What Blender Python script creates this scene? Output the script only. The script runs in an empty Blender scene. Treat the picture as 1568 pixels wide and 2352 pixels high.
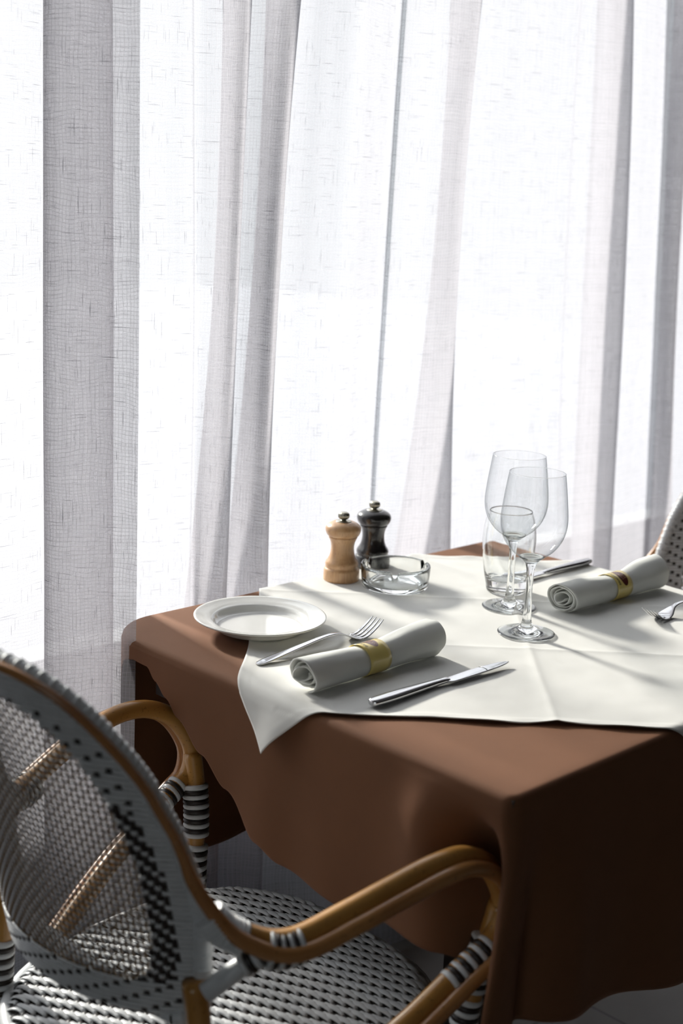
import bpy, bmesh, math, random
from math import sin, cos, pi, sqrt, radians, hypot, atan2, asin, tan, floor
from mathutils import Vector, Matrix, noise

random.seed(7)
scene = bpy.context.scene
COL = scene.collection

# ------------------------------------------------------------------ camera
# World frame: +X runs along the window, +Y points at the window, camera above the origin.
PITCH, ROLL, CAMZ = radians(13.0), radians(2.5), 1.30


def rot45(x, y, z):
    return Vector(((x + y) / sqrt(2), (y - x) / sqrt(2), z))


_f = Vector((0, cos(PITCH), -sin(PITCH)))
_u0 = Vector((0, sin(PITCH), cos(PITCH)))
_r0 = Vector((1, 0, 0))
_U = cos(ROLL) * _u0 - sin(ROLL) * _r0
_R = cos(ROLL) * _r0 + sin(ROLL) * _u0
R, U, F = rot45(*_R), rot45(*_U), rot45(*_f)
cd = bpy.data.cameras.new('camera')
cd.sensor_fit = 'VERTICAL'
cd.sensor_height = 36
cd.sensor_width = 24
cd.lens = 50
cd.clip_start = 0.02
cd.dof.use_dof = True
cd.dof.focus_distance = 1.78
cd.dof.aperture_fstop = 4.0
cam = bpy.data.objects.new('camera', cd)
COL.objects.link(cam)
m = Matrix(((R.x, U.x, -F.x, 0), (R.y, U.y, -F.y, 0), (R.z, U.z, -F.z, CAMZ), (0, 0, 0, 1)))
cam.matrix_world = m
scene.camera = cam

# ------------------------------------------------------------------ world, sun, exposure
W = bpy.data.worlds.new('world')
scene.world = W
W.use_nodes = True
bg = W.node_tree.nodes['Background']
bg.inputs[0].default_value = (0.91, 0.96, 1.0, 1)
# hazy bright sky, stronger overhead than at the horizon
wt = W.node_tree
_tc = wt.nodes.new('ShaderNodeTexCoord')
_sp = wt.nodes.new('ShaderNodeSeparateXYZ')
_mr = wt.nodes.new('ShaderNodeMapRange')
for _i, _v in enumerate((.12, .55, 1.05, 4.2)):
    _mr.inputs[_i + 1].default_value = _v
wt.links.new(_tc.outputs['Generated'], _sp.inputs[0])
wt.links.new(_sp.outputs[2], _mr.inputs[0])
wt.links.new(_mr.outputs[0], bg.inputs[1])
sd = bpy.data.lights.new('sun', 'SUN')
sd.energy = 16.5
sd.angle = radians(7)
sd.color = (1.0, 0.945, 0.86)
sun = bpy.data.objects.new('sun', sd)
COL.objects.link(sun)
SUNDIR = Vector((-0.10, -cos(radians(25)), -sin(radians(25))))
sun.rotation_euler = SUNDIR.to_track_quat('-Z', 'Y').to_euler()
sun.location = (2, 6, 4)
vs = scene.view_settings
vs.view_transform = 'Standard'
vs.look = 'None'
vs.gamma = 1
vs.exposure = 0.0
vs.use_curve_mapping = False
cy = scene.cycles
cy.max_bounces = 16
cy.diffuse_bounces = 5
cy.glossy_bounces = 6
cy.transmission_bounces = 14
cy.transparent_max_bounces = 32
cy.caustics_reflective = False
cy.caustics_refractive = True
cy.blur_glossy = 0.5
cy.sample_clamp_indirect = 4.0
cy.use_denoising = True


# ------------------------------------------------------------------ material helpers
class NT:
    def __init__(s, name):
        s.m = bpy.data.materials.new(name)
        s.m.use_nodes = True
        s.t = s.m.node_tree
        s.t.nodes.clear()
        s.out = s.t.nodes.new('ShaderNodeOutputMaterial')

    def n(s, kind, **kw):
        nd = s.t.nodes.new('ShaderNode' + kind)
        for k, v in kw.items():
            if k in nd.inputs.keys():
                s.put(nd.inputs[k], v)
            else:
                setattr(nd, k, v)
        return nd

    def put(s, sock, v):
        if isinstance(v, bpy.types.NodeSocket):
            s.t.links.new(v, sock)
        else:
            sock.default_value = v

    def math(s, op, a, b=0.0, c=0.0, clamp=False):
        nd = s.t.nodes.new('ShaderNodeMath')
        nd.operation = op
        nd.use_clamp = clamp
        s.put(nd.inputs[0], a)
        s.put(nd.inputs[1], b)
        s.put(nd.inputs[2], c)
        return nd.outputs[0]

    def mixc(s, f, a, b):
        nd = s.t.nodes.new('ShaderNodeMix')
        nd.data_type = 'RGBA'
        s.put(nd.inputs[0], f)
        s.put(nd.inputs[6], a)
        s.put(nd.inputs[7], b)
        return nd.outputs[2]

    def mapr(s, v, a, b, c, d):
        nd = s.t.nodes.new('ShaderNodeMapRange')
        s.put(nd.inputs[0], v)
        for i, x in enumerate((a, b, c, d)):
            nd.inputs[i + 1].default_value = x
        return nd.outputs[0]

    def noise(s, vec, scale, detail=3, rough=.5):
        nd = s.t.nodes.new('ShaderNodeTexNoise')
        s.put(nd.inputs['Vector'], vec)
        nd.inputs['Scale'].default_value = scale
        nd.inputs['Detail'].default_value = detail
        nd.inputs['Roughness'].default_value = rough
        return nd.outputs['Fac']

    def mapping(s, vec, sc):
        nd = s.t.nodes.new('ShaderNodeMapping')
        s.put(nd.inputs[0], vec)
        nd.inputs['Scale'].default_value = sc
        return nd.outputs[0]

    def bump(s, h, strength, dist=0.001):
        nd = s.t.nodes.new('ShaderNodeBump')
        s.put(nd.inputs['Height'], h)
        nd.inputs['Strength'].default_value = strength
        nd.inputs['Distance'].default_value = dist
        return nd.outputs[0]

    def done(s, shader):
        s.t.links.new(shader, s.out.inputs[0])
        return s.m


def C(*c):
    return tuple(c) + (1,)


def plain(name, col, rough=.5, metal=0, spec=.5, var=.06, scale=40, coat=0, bump=0.0, bscale=300, sheen=0):
    t = NT(name)
    obj = t.n('TexCoord').outputs['Object']
    nz = t.noise(obj, scale)
    f = t.mapr(nz, .3, .7, 0, 1)
    dark = C(*[max(0, x * (1 - var)) for x in col])
    lite = C(*[min(1, x * (1 + var)) for x in col])
    b = t.n('BsdfPrincipled', Roughness=rough, Metallic=metal)
    t.put(b.inputs['Base Color'], t.mixc(f, dark, lite))
    b.inputs['Specular IOR Level'].default_value = spec
    b.inputs['Coat Weight'].default_value = coat
    b.inputs['Coat Roughness'].default_value = .1
    b.inputs['Sheen Weight'].default_value = sheen
    if bump:
        t.put(b.inputs['Normal'], t.bump(t.noise(obj, bscale), bump))
    return t.done(b.outputs[0])


def curtain_material():
    t = NT('sheer_curtain')
    uv = t.n('UVMap').outputs[0]
    sep = t.n('SeparateXYZ', Vector=uv)
    s, z = sep.outputs[0], sep.outputs[1]
    wob = t.noise(t.mapping(uv, (3, 3, 1)), 4, 2)
    s2 = t.math('ADD', s, t.math('MULTIPLY', wob, .012))
    z2 = t.math('ADD', z, t.math('MULTIPLY', wob, .03))

    def lines(c, period, w):
        fr = t.math('FRACT', t.math('DIVIDE', c, period))
        d = t.math('ABSOLUTE', t.math('SUBTRACT', fr, .5))
        return t.math('SUBTRACT', 1.0, t.math('DIVIDE', d, w, clamp=True))
    g = t.math('MAXIMUM', lines(s2, .0046, .10), lines(z2, .0046, .10))
    # irregular thread weights
    nv = t.mapr(t.noise(t.mapping(uv, (260, 3.5, 1)), 1, 2), .35, .65, 0, 1)
    nh = t.mapr(t.noise(t.mapping(uv, (3.5, 260, 1)), 1, 2), .35, .65, 0, 1)
    nn = t.math('MULTIPLY', t.math('ADD', nv, nh), .5)
    # slubs: short thick threads
    sv = t.mapr(t.noise(t.mapping(uv, (800, 24, 1)), 1, 1), .69, .725, 0, 1)
    sh = t.mapr(t.noise(t.mapping(uv, (24, 800, 1)), 1, 1), .69, .725, 0, 1)
    slub = t.math('MAXIMUM', sv, sh)
    # fabric opacity, growing as the cloth is seen edge on
    geo = t.n('NewGeometry')
    dt = t.n('VectorMath', operation='DOT_PRODUCT')
    t.put(dt.inputs[0], geo.outputs['Normal'])
    t.put(dt.inputs[1], geo.outputs['Incoming'])
    ca = t.math('MAXIMUM', t.math('ABSOLUTE', dt.outputs['Value']), .16)
    base = t.math('SUBTRACT', .545, t.math('MULTIPLY', g, .26))
    base = t.math('SUBTRACT', base, t.math('MULTIPLY', nn, .14))
    base = t.math('MULTIPLY', base, t.math('SUBTRACT', 1, t.math('MULTIPLY', slub, .75)))
    T = t.math('POWER', base, t.math('DIVIDE', .98, t.math('ADD', .42, t.math('MULTIPLY', ca, .58))))
    T = t.math('MINIMUM', t.math('MAXIMUM', T, .01), .9)
    col = t.mixc(slub, C(.352, .346, .376), C(.18, .18, .20))
    tr = t.n('BsdfTransparent')
    tl = t.n('BsdfTranslucent')
    df = t.n('BsdfDiffuse')
    t.put(tl.inputs['Color'], col)
    t.put(df.inputs['Color'], col)
    nb = t.bump(t.math('ADD', g, t.math('ADD', nn, t.math('MULTIPLY', slub, 1.0))), .35, .0006)
    t.put(df.inputs['Normal'], nb)
    t.put(tl.inputs['Normal'], nb)
    mx = t.n('MixShader')
    mx.inputs[0].default_value = .38
    t.t.links.new(tl.outputs[0], mx.inputs[1])
    t.t.links.new(df.outputs[0], mx.inputs[2])
    m2 = t.n('MixShader')
    t.put(m2.inputs[0], T)
    t.t.links.new(mx.outputs[0], m2.inputs[1])
    t.t.links.new(tr.outputs[0], m2.inputs[2])
    return t.done(m2.outputs[0])


def cloth_material(name, col, weave=.0006, var=.04, rough=.85, sheen=.15, bstr=.25, spec=.25):
    t = NT(name)
    uv = t.n('UVMap').outputs[0]
    w1 = t.n('TexWave', wave_type='BANDS', bands_direction='X')
    w2 = t.n('TexWave', wave_type='BANDS', bands_direction='Y')
    for w in (w1, w2):
        t.put(w.inputs['Vector'], uv)
        w.inputs['Scale'].default_value = .314 / weave
        w.inputs['Distortion'].default_value = .6
    h = t.math('MULTIPLY', t.math('ADD', w1.outputs['Fac'], w2.outputs['Fac']), .5)
    big = t.mapr(t.noise(uv, 18, 3), .3, .7, 0, 1)
    c = t.mixc(big, C(*[x * (1 - var) for x in col]), C(*[min(1, x * (1 + var)) for x in col]))
    b = t.n('BsdfPrincipled', Roughness=rough)
    t.put(b.inputs['Base Color'], c)
    b.inputs['Specular IOR Level'].default_value = spec
    b.inputs['Sheen Weight'].default_value = sheen
    b.inputs['Sheen Roughness'].default_value = .4
    b.inputs['Sheen Tint'].default_value = C(*[min(1, x * 4 + .2) for x in col])
    t.put(b.inputs['Normal'], t.bump(t.math('ADD', h, t.math('MULTIPLY', t.noise(uv, 60, 4), 1.5)), bstr, .0004))
    return t.done(b.outputs[0])


def rattan_material(name, c1, c2):
    t = NT(name)
    obj = t.n('TexCoord').outputs['Object']
    nz = t.mapr(t.noise(t.mapping(obj, (14, 14, 14)), 1, 3), .3, .7, 0, 1)
    sp = t.mapr(t.noise(obj, 220, 2), .64, .72, 0, .5)
    c = t.mixc(nz, C(*c1), C(*c2))
    c = t.mixc(sp, c, C(.10, .04, .01))
    b = t.n('BsdfPrincipled', Roughness=.30)
    t.put(b.inputs['Base Color'], c)
    b.inputs['Coat Weight'].default_value = .35
    b.inputs['Coat Roughness'].default_value = .18
    return t.done(b.outputs[0])


def wood_material():
    t = NT('beech_wood')
    obj = t.n('TexCoord').outputs['Object']
    g = t.noise(t.mapping(obj, (160, 160, 9)), 1, 4, .6)
    g2 = t.noise(t.mapping(obj, (900, 900, 60)), 1, 2, .6)
    f = t.mapr(g, .32, .68, 0, 1)
    c = t.mixc(f, C(.70, .43, .22), C(.56, .31, .145))
    c = t.mixc(t.mapr(g2, .58, .7, 0, .55), c, C(.30, .14, .05))
    b = t.n('BsdfPrincipled', Roughness=.34)
    t.put(b.inputs['Base Color'], c)
    b.inputs['Coat Weight'].default_value = .3
    b.inputs['Coat Roughness'].default_value = .2
    return t.done(b.outputs[0])


def thin_glass(name, tint=(.985, .99, .99)):
    """wall of a blown glass bowl, too thin to bend light: clear with a fresnel sheen"""
    t = NT(name)
    tr = t.n('BsdfTransparent')
    tr.inputs[0].default_value = C(*tint)
    gl = t.n('BsdfGlossy', Roughness=.0)
    lw = t.n('LayerWeight')
    lw.inputs['Blend'].default_value = .5
    mx = t.n('MixShader')
    f = t.math('ADD', .05, t.math('MULTIPLY', t.math('POWER', lw.outputs['Facing'], 4.0), .60))
    # longer way through the glass where it is seen edge on
    t.put(tr.inputs[0], t.mixc(t.math('POWER', lw.outputs['Facing'], 3.0), C(*tint), C(.45, .49, .51)))
    t.put(mx.inputs[0], f)
    t.t.links.new(tr.outputs[0], mx.inputs[1])
    t.t.links.new(gl.outputs[0], mx.inputs[2])
    return t.done(mx.outputs[0])


def thick_glass(name, tint=(.98, .99, .985), rough=0.0):
    t = NT(name)
    g = t.n('BsdfGlass', Roughness=rough, IOR=1.5)
    g.inputs[0].default_value = C(*tint)
    return t.done(g.outputs[0])


M = {}
M['curtain'] = curtain_material()
M['brown_cloth'] = cloth_material('brown_linen', (.172, .073, .033), var=.04, rough=.8, sheen=.18, bstr=.15, spec=.3)
M['white_cloth'] = cloth_material('white_cotton', (.77, .765, .73), var=.015, bstr=.12)
M['napkin'] = cloth_material('napkin_cotton', (.78, .79, .75), var=.015, bstr=.12)
M['rattan'] = rattan_material('varnished_rattan', (.52, .265, .065), (.40, .185, .04))
M['rattan_red'] = rattan_material('thin_brown_cane', (.46, .22, .07), (.36, .155, .05))
M['strand_white'] = plain('white_plastic_strand', (.68, .70, .71), rough=.34, var=.05, scale=90)
M['strand_black'] = plain('black_brown_strand', (.022, .016, .014), rough=.4, var=.2)
M['strand_beige'] = plain('beige_strand', (.25, .17, .10), rough=.55, var=.1, scale=90)
M['strand_grey'] = plain('grey_strand', (.34, .35, .37), rough=.55, var=.06)
M['porcelain'] = plain('glazed_porcelain', (.80, .80, .77), rough=.08, var=.01, coat=.5)
M['steel'] = plain('polished_steel', (.62, .62, .63), rough=.13, metal=1, var=.03)
M['old_steel'] = plain('satin_steel', (.40, .40, .40), rough=.28, metal=1, var=.08, scale=300)
M['nickel'] = plain('aged_nickel', (.42, .40, .33), rough=.3, metal=1, var=.1, scale=300)
M['wood'] = wood_material()
M['black_wood'] = plain('black_lacquered_wood', (.018, .016, .016), rough=.25, var=.3, coat=.4)
M['yellow_paper'] = plain('gold_yellow_paper', (.82, .66, .22), rough=.28, var=.04, coat=.5)
M['maroon'] = plain('maroon_print', (.11, .02, .015), rough=.3, var=.1, coat=.4)
M['ink'] = plain('dark_brown_ink', (.05, .03, .012), rough=.4)
M['gold_ink'] = plain('pale_gold_ink', (.50, .30, .15), rough=.4)
M['glass_thin'] = thin_glass('blown_glass')
M['glass'] = thick_glass('pressed_glass', (.985, .993, .99))
M['glass_clear'] = thick_glass('clear_glass', (.99, .995, .995))
M['wall'] = plain('grey_plaster', (.16, .155, .16), rough=.9, var=.06, scale=6, bump=.2, bscale=80)
M['dark_wall'] = plain('dark_panel_wall', (.09, .082, .078), rough=.8, var=.1, scale=3)
M['ceil'] = plain('grey_ceiling', (.22, .22, .22), rough=.9)
M['frame'] = plain('grey_window_frame', (.30, .31, .32), rough=.5)
M['pave'] = plain('grey_terrace_stone', (.125, .134, .15), rough=.9, var=.05, scale=2)
M['table_wood'] = plain('dark_table_wood', (.03, .02, .016), rough=.5, var=.2)
M['pane'] = thin_glass('window_glass', (.97, .98, .98))


def tile_floor():
    t = NT('dark_floor_tiles')
    obj = t.n('TexCoord').outputs['Object']
    br = t.n('TexBrick')
    t.put(br.inputs['Vector'], obj)
    br.offset = 0
    br.inputs['Scale'].default_value = 1
    br.inputs['Brick Width'].default_value = .6
    br.inputs['Row Height'].default_value = .6
    br.inputs['Mortar Size'].default_value = .003
    br.inputs['Color1'].default_value = C(.105, .09, .08)
    br.inputs['Color2'].default_value = C(.115, .10, .088)
    br.inputs['Mortar'].default_value = C(.03, .026, .024)
    nz = t.mapr(t.noise(obj, 9, 6, .65), .3, .7, .0, .35)
    c = t.mixc(nz, br.outputs['Color'], C(.06, .05, .045))
    b = t.n('BsdfPrincipled', Roughness=.55)
    t.put(b.inputs['Base Color'], c)
    return t.done(b.outputs[0])


M['floor'] = tile_floor()


# ------------------------------------------------------------------ object helpers
def add_obj(name, me, mat=None, parent=None, smooth=True, mats=None):
    if mat is not None:
        me.materials.append(mat)
    if mats:
        for x in mats:
            me.materials.append(x)
    if smooth:
        me.polygons.foreach_set('use_smooth', [True] * len(me.polygons))
    me.update()
    o = bpy.data.objects.new(name, me)
    COL.objects.link(o)
    if parent:
        o.parent = parent
    return o


def mesh(name, verts, faces, uvs=None):
    me = bpy.data.meshes.new(name)
    me.from_pydata([tuple(v) for v in verts], [], faces)
    if uvs is not None:
        ul = me.uv_layers.new(name='UVMap')
        vi = [0] * len(me.loops)
        me.loops.foreach_get('vertex_index', vi)
        flat = []
        for i in vi:
            flat.extend(uvs[i])
        ul.data.foreach_set('uv', flat)
    return me


def tag(o, label=None, cat=None, group=None, kind=None):
    if label: o['label'] = label
    if cat: o['category'] = cat
    if group: o['group'] = group
    if kind: o['kind'] = kind
    return o


def empty(name, loc, rz=0.0):
    o = bpy.data.objects.new(name, None)
    o.empty_display_size = .05
    COL.objects.link(o)
    o.location = loc
    o.rotation_euler = (0, 0, rz)
    return o


def copy_tree(o, parent=None):
    c = o.copy()
    COL.objects.link(c)
    c.parent = parent
    for ch in [x for x in bpy.data.objects if x.parent == o]:
        copy_tree(ch, c)
    return c


class MB:
    """collects shapes into one mesh"""
    def __init__(s):
        s.v, s.f, s.mi = [], [], []

    def box(s, x0, x1, y0, y1, z0, z1, bevel=0):
        b = len(s.v)
        for z in (z0, z1):
            s.v += [(x0, y0, z), (x1, y0, z), (x1, y1, z), (x0, y1, z)]
        for q in ((0, 3, 2, 1), (4, 5, 6, 7), (0, 1, 5, 4), (1, 2, 6, 5), (2, 3, 7, 6), (3, 0, 4, 7)):
            s.f.append([b + i for i in q])
        return s

    def lathe(s, prof, n=64, c=(0, 0, 0), sx=1, sy=1, ang=None):
        b = len(s.v)
        k = len(prof)
        for (r, z) in prof:
            for i in range(n):
                a = 2 * pi * i / n
                s.v.append((c[0] + max(r, 1e-5) * cos(a) * sx, c[1] + max(r, 1e-5) * sin(a) * sy, c[2] + z))
        for j in range(k - 1):
            for i in range(n):
                i2 = (i + 1) % n
                s.f.append([b + j * n + i, b + j * n + i2, b + (j + 1) * n + i2, b + (j + 1) * n + i])
        return s

    def tube(s, pts, r, n=12, cap=True, flat=1.0, up=None, radii=None):
        """tube along a polyline with parallel-transported frame"""
        b = len(s.v)
        P = [Vector(p) for p in pts]
        k = len(P)
        T = []
        for i in range(k):
            d = P[min(i + 1, k - 1)] - P[max(i - 1, 0)]
            T.append(d.normalized() if d.length > 1e-9 else Vector((1, 0, 0)))
        ref = Vector(up) if up is not None else (Vector((0, 0, 1)) if abs(T[0].z) < .9 else Vector((1, 0, 0)))
        N = (ref - T[0] * ref.dot(T[0])).normalized()
        for i in range(k):
            if i:
                N = (N - T[i] * N.dot(T[i])).normalized()
            B = T[i].cross(N)
            rr = radii[i] if radii else r
            for j in range(n):
                a = 2 * pi * j / n
                s.v.append(P[i] + N * (cos(a) * rr * flat) + B * (sin(a) * rr))
        for i in range(k - 1):
            for j in range(n):
                j2 = (j + 1) % n
                s.f.append([b + i * n + j, b + i * n + j2, b + (i + 1) * n + j2, b + (i + 1) * n + j])
        if cap:
            s.f.append([b + j for j in range(n)][::-1])
            s.f.append([b + (k - 1) * n + j for j in range(n)])
        return s

    def ribbon(s, pts, nrm, side, w, th, n=6):
        """flattened strand: pts, per-point normals and side vectors"""
        b = len(s.v)
        k = len(pts)
        cs = [(cos(2 * pi * j / n), sin(2 * pi * j / n)) for j in range(n)]
        for i in range(k):
            p, nn, sd_ = pts[i], nrm[i], side[i]
            for (a, c) in cs:
                s.v.append(p + sd_ * (a * w) + nn * (c * th))
        for i in range(k - 1):
            for j in range(n):
                j2 = (j + 1) % n
                s.f.append([b + i * n + j, b + i * n + j2, b + (i + 1) * n + j2, b + (i + 1) * n + j])
        s.f.append([b + j for j in range(n)][::-1])
        s.f.append([b + (k - 1) * n + j for j in range(n)])
        return s

    def build(s, name, mat=None, parent=None, smooth=True):
        me = mesh(name, s.v, s.f)
        bm = bmesh.new()
        bm.from_mesh(me)
        bmesh.ops.recalc_face_normals(bm, faces=bm.faces)
        bm.to_mesh(me)
        bm.free()
        return add_obj(name, me, mat, parent, smooth)


def interp(tab, x):
    if x <= tab[0][0]:
        return tab[0][1]
    for (a, b), (c, d) in zip(tab, tab[1:]):
        if x <= c:
            t = (x - a) / (c - a)
            return b + (d - b) * t
    return tab[-1][1]


def sinterp(tab, x):
    if x <= tab[0][0]:
        return tab[0][1]
    for (a, b), (c, d) in zip(tab, tab[1:]):
        if x <= c:
            t = (x - a) / (c - a)
            t = t * t * (3 - 2 * t)
            return b + (d - b) * t
    return tab[-1][1]


def catmull(pts, per=8, closed=False):
    P = [Vector(p) for p in pts]
    n = len(P)
    out = []
    for i in range(n if closed else n - 1):
        if closed:
            p0, p1, p2, p3 = P[(i - 1) % n], P[i], P[(i + 1) % n], P[(i + 2) % n]
        else:
            p1, p2 = P[i], P[i + 1]
            p0 = P[i - 1] if i else p1 * 2 - p2
            p3 = P[i + 2] if i + 2 < n else p2 * 2 - p1
        # centripetal parametrisation: no overshoot in tight folds
        d1 = max((p1 - p0).length, 1e-6) ** .5
        d2 = max((p2 - p1).length, 1e-6) ** .5
        d3 = max((p3 - p2).length, 1e-6) ** .5
        m1 = (p1 - p0) / d1 - (p2 - p0) / (d1 + d2) + (p2 - p1) / d2
        m2 = (p2 - p1) / d2 - (p3 - p1) / (d2 + d3) + (p3 - p2) / d3
        m1 *= d2
        m2 *= d2
        for k in range(per):
            t = k / per
            out.append((2 * t**3 - 3 * t**2 + 1) * p1 + (t**3 - 2 * t**2 + t) * m1
                       + (-2 * t**3 + 3 * t**2) * p2 + (t**3 - t**2) * m2)
    if not closed:
        out.append(P[-1])
    return out


def smooth01(t):
    t = max(0, min(1, t))
    return t * t * (3 - 2 * t)


# ------------------------------------------------------------------ the room
XL, XR, YB, YW, HC = -2.4, 5.2, -3.2, 1.80, 2.75
SILL, HEAD = 0.52, 2.62


def struct(name, mb, mat, smooth=False):
    o = mb.build(name, mat, None, smooth)
    o['kind'] = 'structure'
    return o


struct('floor', MB().box(XL - .1, XR + .1, YB - .1, YW + .1, -.1, 0), M['floor'])
struct('ceiling', MB().box(XL - .1, XR + .1, YB - .1, YW + .14, HC, HC + .1), M['ceil'])
wl = MB()
wl.box(XL - .12, XL, YB, YW + .14, 0, .5)
wl.box(XL - .12, XL, YB, YW + .14, 2.3, HC)
wl.box(XL - .12, XL, YB, -1.6, .5, 2.3)
wl.box(XL - .12, XL, -.1, YW + .14, .5, 2.3)
struct('wall_left', wl, M['dark_wall'])
f2 = MB()
for z0_, z1_ in ((.5, .54), (2.26, 2.3)):
    f2.box(XL - .08, XL - .03, -1.6, -.1, z0_, z1_)
for y_ in (-1.6, -.14):
    f2.box(XL - .08, XL - .03, y_, y_ + .04, .54, 2.26)
w2 = struct('added_fill_window', f2, M['frame'])  # window and its opening added out of view as soft fill light
MB().box(XL - .058, XL - .054, -1.56, -.14, .54, 2.26).build('pane', M['pane'], w2, False)
struct('wall_right', MB().box(XR, XR + .12, YB, YW + .14, 0, HC), M['dark_wall'])
struct('wall_back', MB().box(XL, XR, YB - .12, YB, 0, HC), M['dark_wall'])
wb = MB()
wb.box(XL, XR, YW, YW + .14, 0, SILL)
wb.box(XL, XR, YW, YW + .14, HEAD, HC)
wb.box(XL, .25, YW, YW + .14, SILL, HEAD)  # unseen stretch of wall, widened to keep light off the near cloth side
wb.box(4.9, XR, YW, YW + .14, SILL, HEAD)
struct('wall_window', wb, M['wall'])
fr = MB()
for z0, z1 in ((SILL, SILL + .03), (HEAD - .05, HEAD)):
    fr.box(.25, 4.9, YW + .03, YW + .09, z0, z1)
for x in (.25, 4.85):
    fr.box(x, x + .05, YW + .03, YW + .09, SILL, HEAD)
wf = struct('window_1', fr, M['frame'])
pn = MB().box(.30, 4.85, YW + .058, YW + .062, SILL + .03, HEAD - .05).build('pane', M['pane'], wf, False)
struct('terrace_floor', MB().box(-9, 12, YW + .16, 14, -.12, -.02), M['pave'])

# ------------------------------------------------------------------ curtains
YC = 1.52        # plane on which the curtain hangs


def fold_column(c):
    """one upright line of the cloth: its X at heights 1.6, 1.2 and 0.8 m, and its distance Y"""
    xa, xb_, xc, Y = c

    def f(z):
        z = max(.45, min(1.75, z))
        return (xa * (z - 1.2) * (z - .8) / .32 - xb_ * (z - 1.6) * (z - .8) / .16 + xc * (z - 1.6) * (z - 1.2) / .32)
    return f, Y


def build_curtain(name, cols, pre=(), post=(), per=7, label='', seed=0, z0=.015, z1=2.6, dz=.03):
    fc = [fold_column(c) for c in cols]
    rows = []
    nz = int((z1 - z0) / dz) + 1
    for j in range(nz):
        z = z0 + (z1 - z0) * j / (nz - 1)
        cp = [Vector((x, y, z)) for x, y in pre] + [Vector((f(z), Y, z)) for f, Y in fc] + [Vector((x, y, z)) for x, y in post]
        rows.append(catmull(cp, per))
    k = len(rows[0])
    ref = rows[min(nz - 1, int((1.1 - z0) / dz))]
    S = [0]
    for i in range(1, k):
        S.append(S[-1] + (ref[i] - ref[i - 1]).length)
    V, uvs, faces = [], [], []
    for j, r in enumerate(rows):
        for i, p in enumerate(r):
            q = p.copy()
            a = noise.noise(Vector((S[i] * 9, p.z * 1.3, seed))) * .005
            b = noise.noise(Vector((S[i] * 26, p.z * 3.1, seed + 5))) * .0016
            q.y += a + b
            V.append(q)
            uvs.append((S[i], p.z))
    for j in range(nz - 1):
        for i in range(k - 1):
            faces.append([j * k + i, j * k + i + 1, (j + 1) * k + i + 1, (j + 1) * k + i])
    o = add_obj(name, mesh(name, V, faces, uvs), M['curtain'])
    return tag(o, label, 'curtain', None)


left_pre = []
x = -2.15
i = 0
while x < .78:
    left_pre.append((x, YC - (.03 if i % 2 else -.02)))
    x += .085
    i += 1
build_curtain('sheer_curtain', [
    (0.9111, 0.9050, 0.8989, 1.5200), (0.9654, 0.9620, 0.9586, 1.5250), (1.0417, 1.0413, 1.0429, 1.5400), (1.0896, 1.0921, 1.0960, 1.5500), (1.0972, 1.1010, 1.1041, 1.5420),
    (1.0822, 1.0867, 1.0899, 1.5250), (1.0196, 1.0204, 1.0212, 1.4900), (0.9719, 0.9688, 0.9671, 1.4800), (0.9518, 0.9497, 0.9477, 1.4650), (0.9428, 0.9409, 0.9391, 1.4450),
    (0.9541, 0.9545, 0.9526, 1.4200), (0.9752, 0.9777, 0.9768, 1.4050), (0.9889, 0.9932, 0.9971, 1.3920), (1.0015, 1.0053, 1.0057, 1.3800), (1.0103, 1.0126, 1.0139, 1.3650)],
    pre=left_pre, label='white sheer curtain panel hanging in front of the left corner of the brown table', seed=1)

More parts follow.
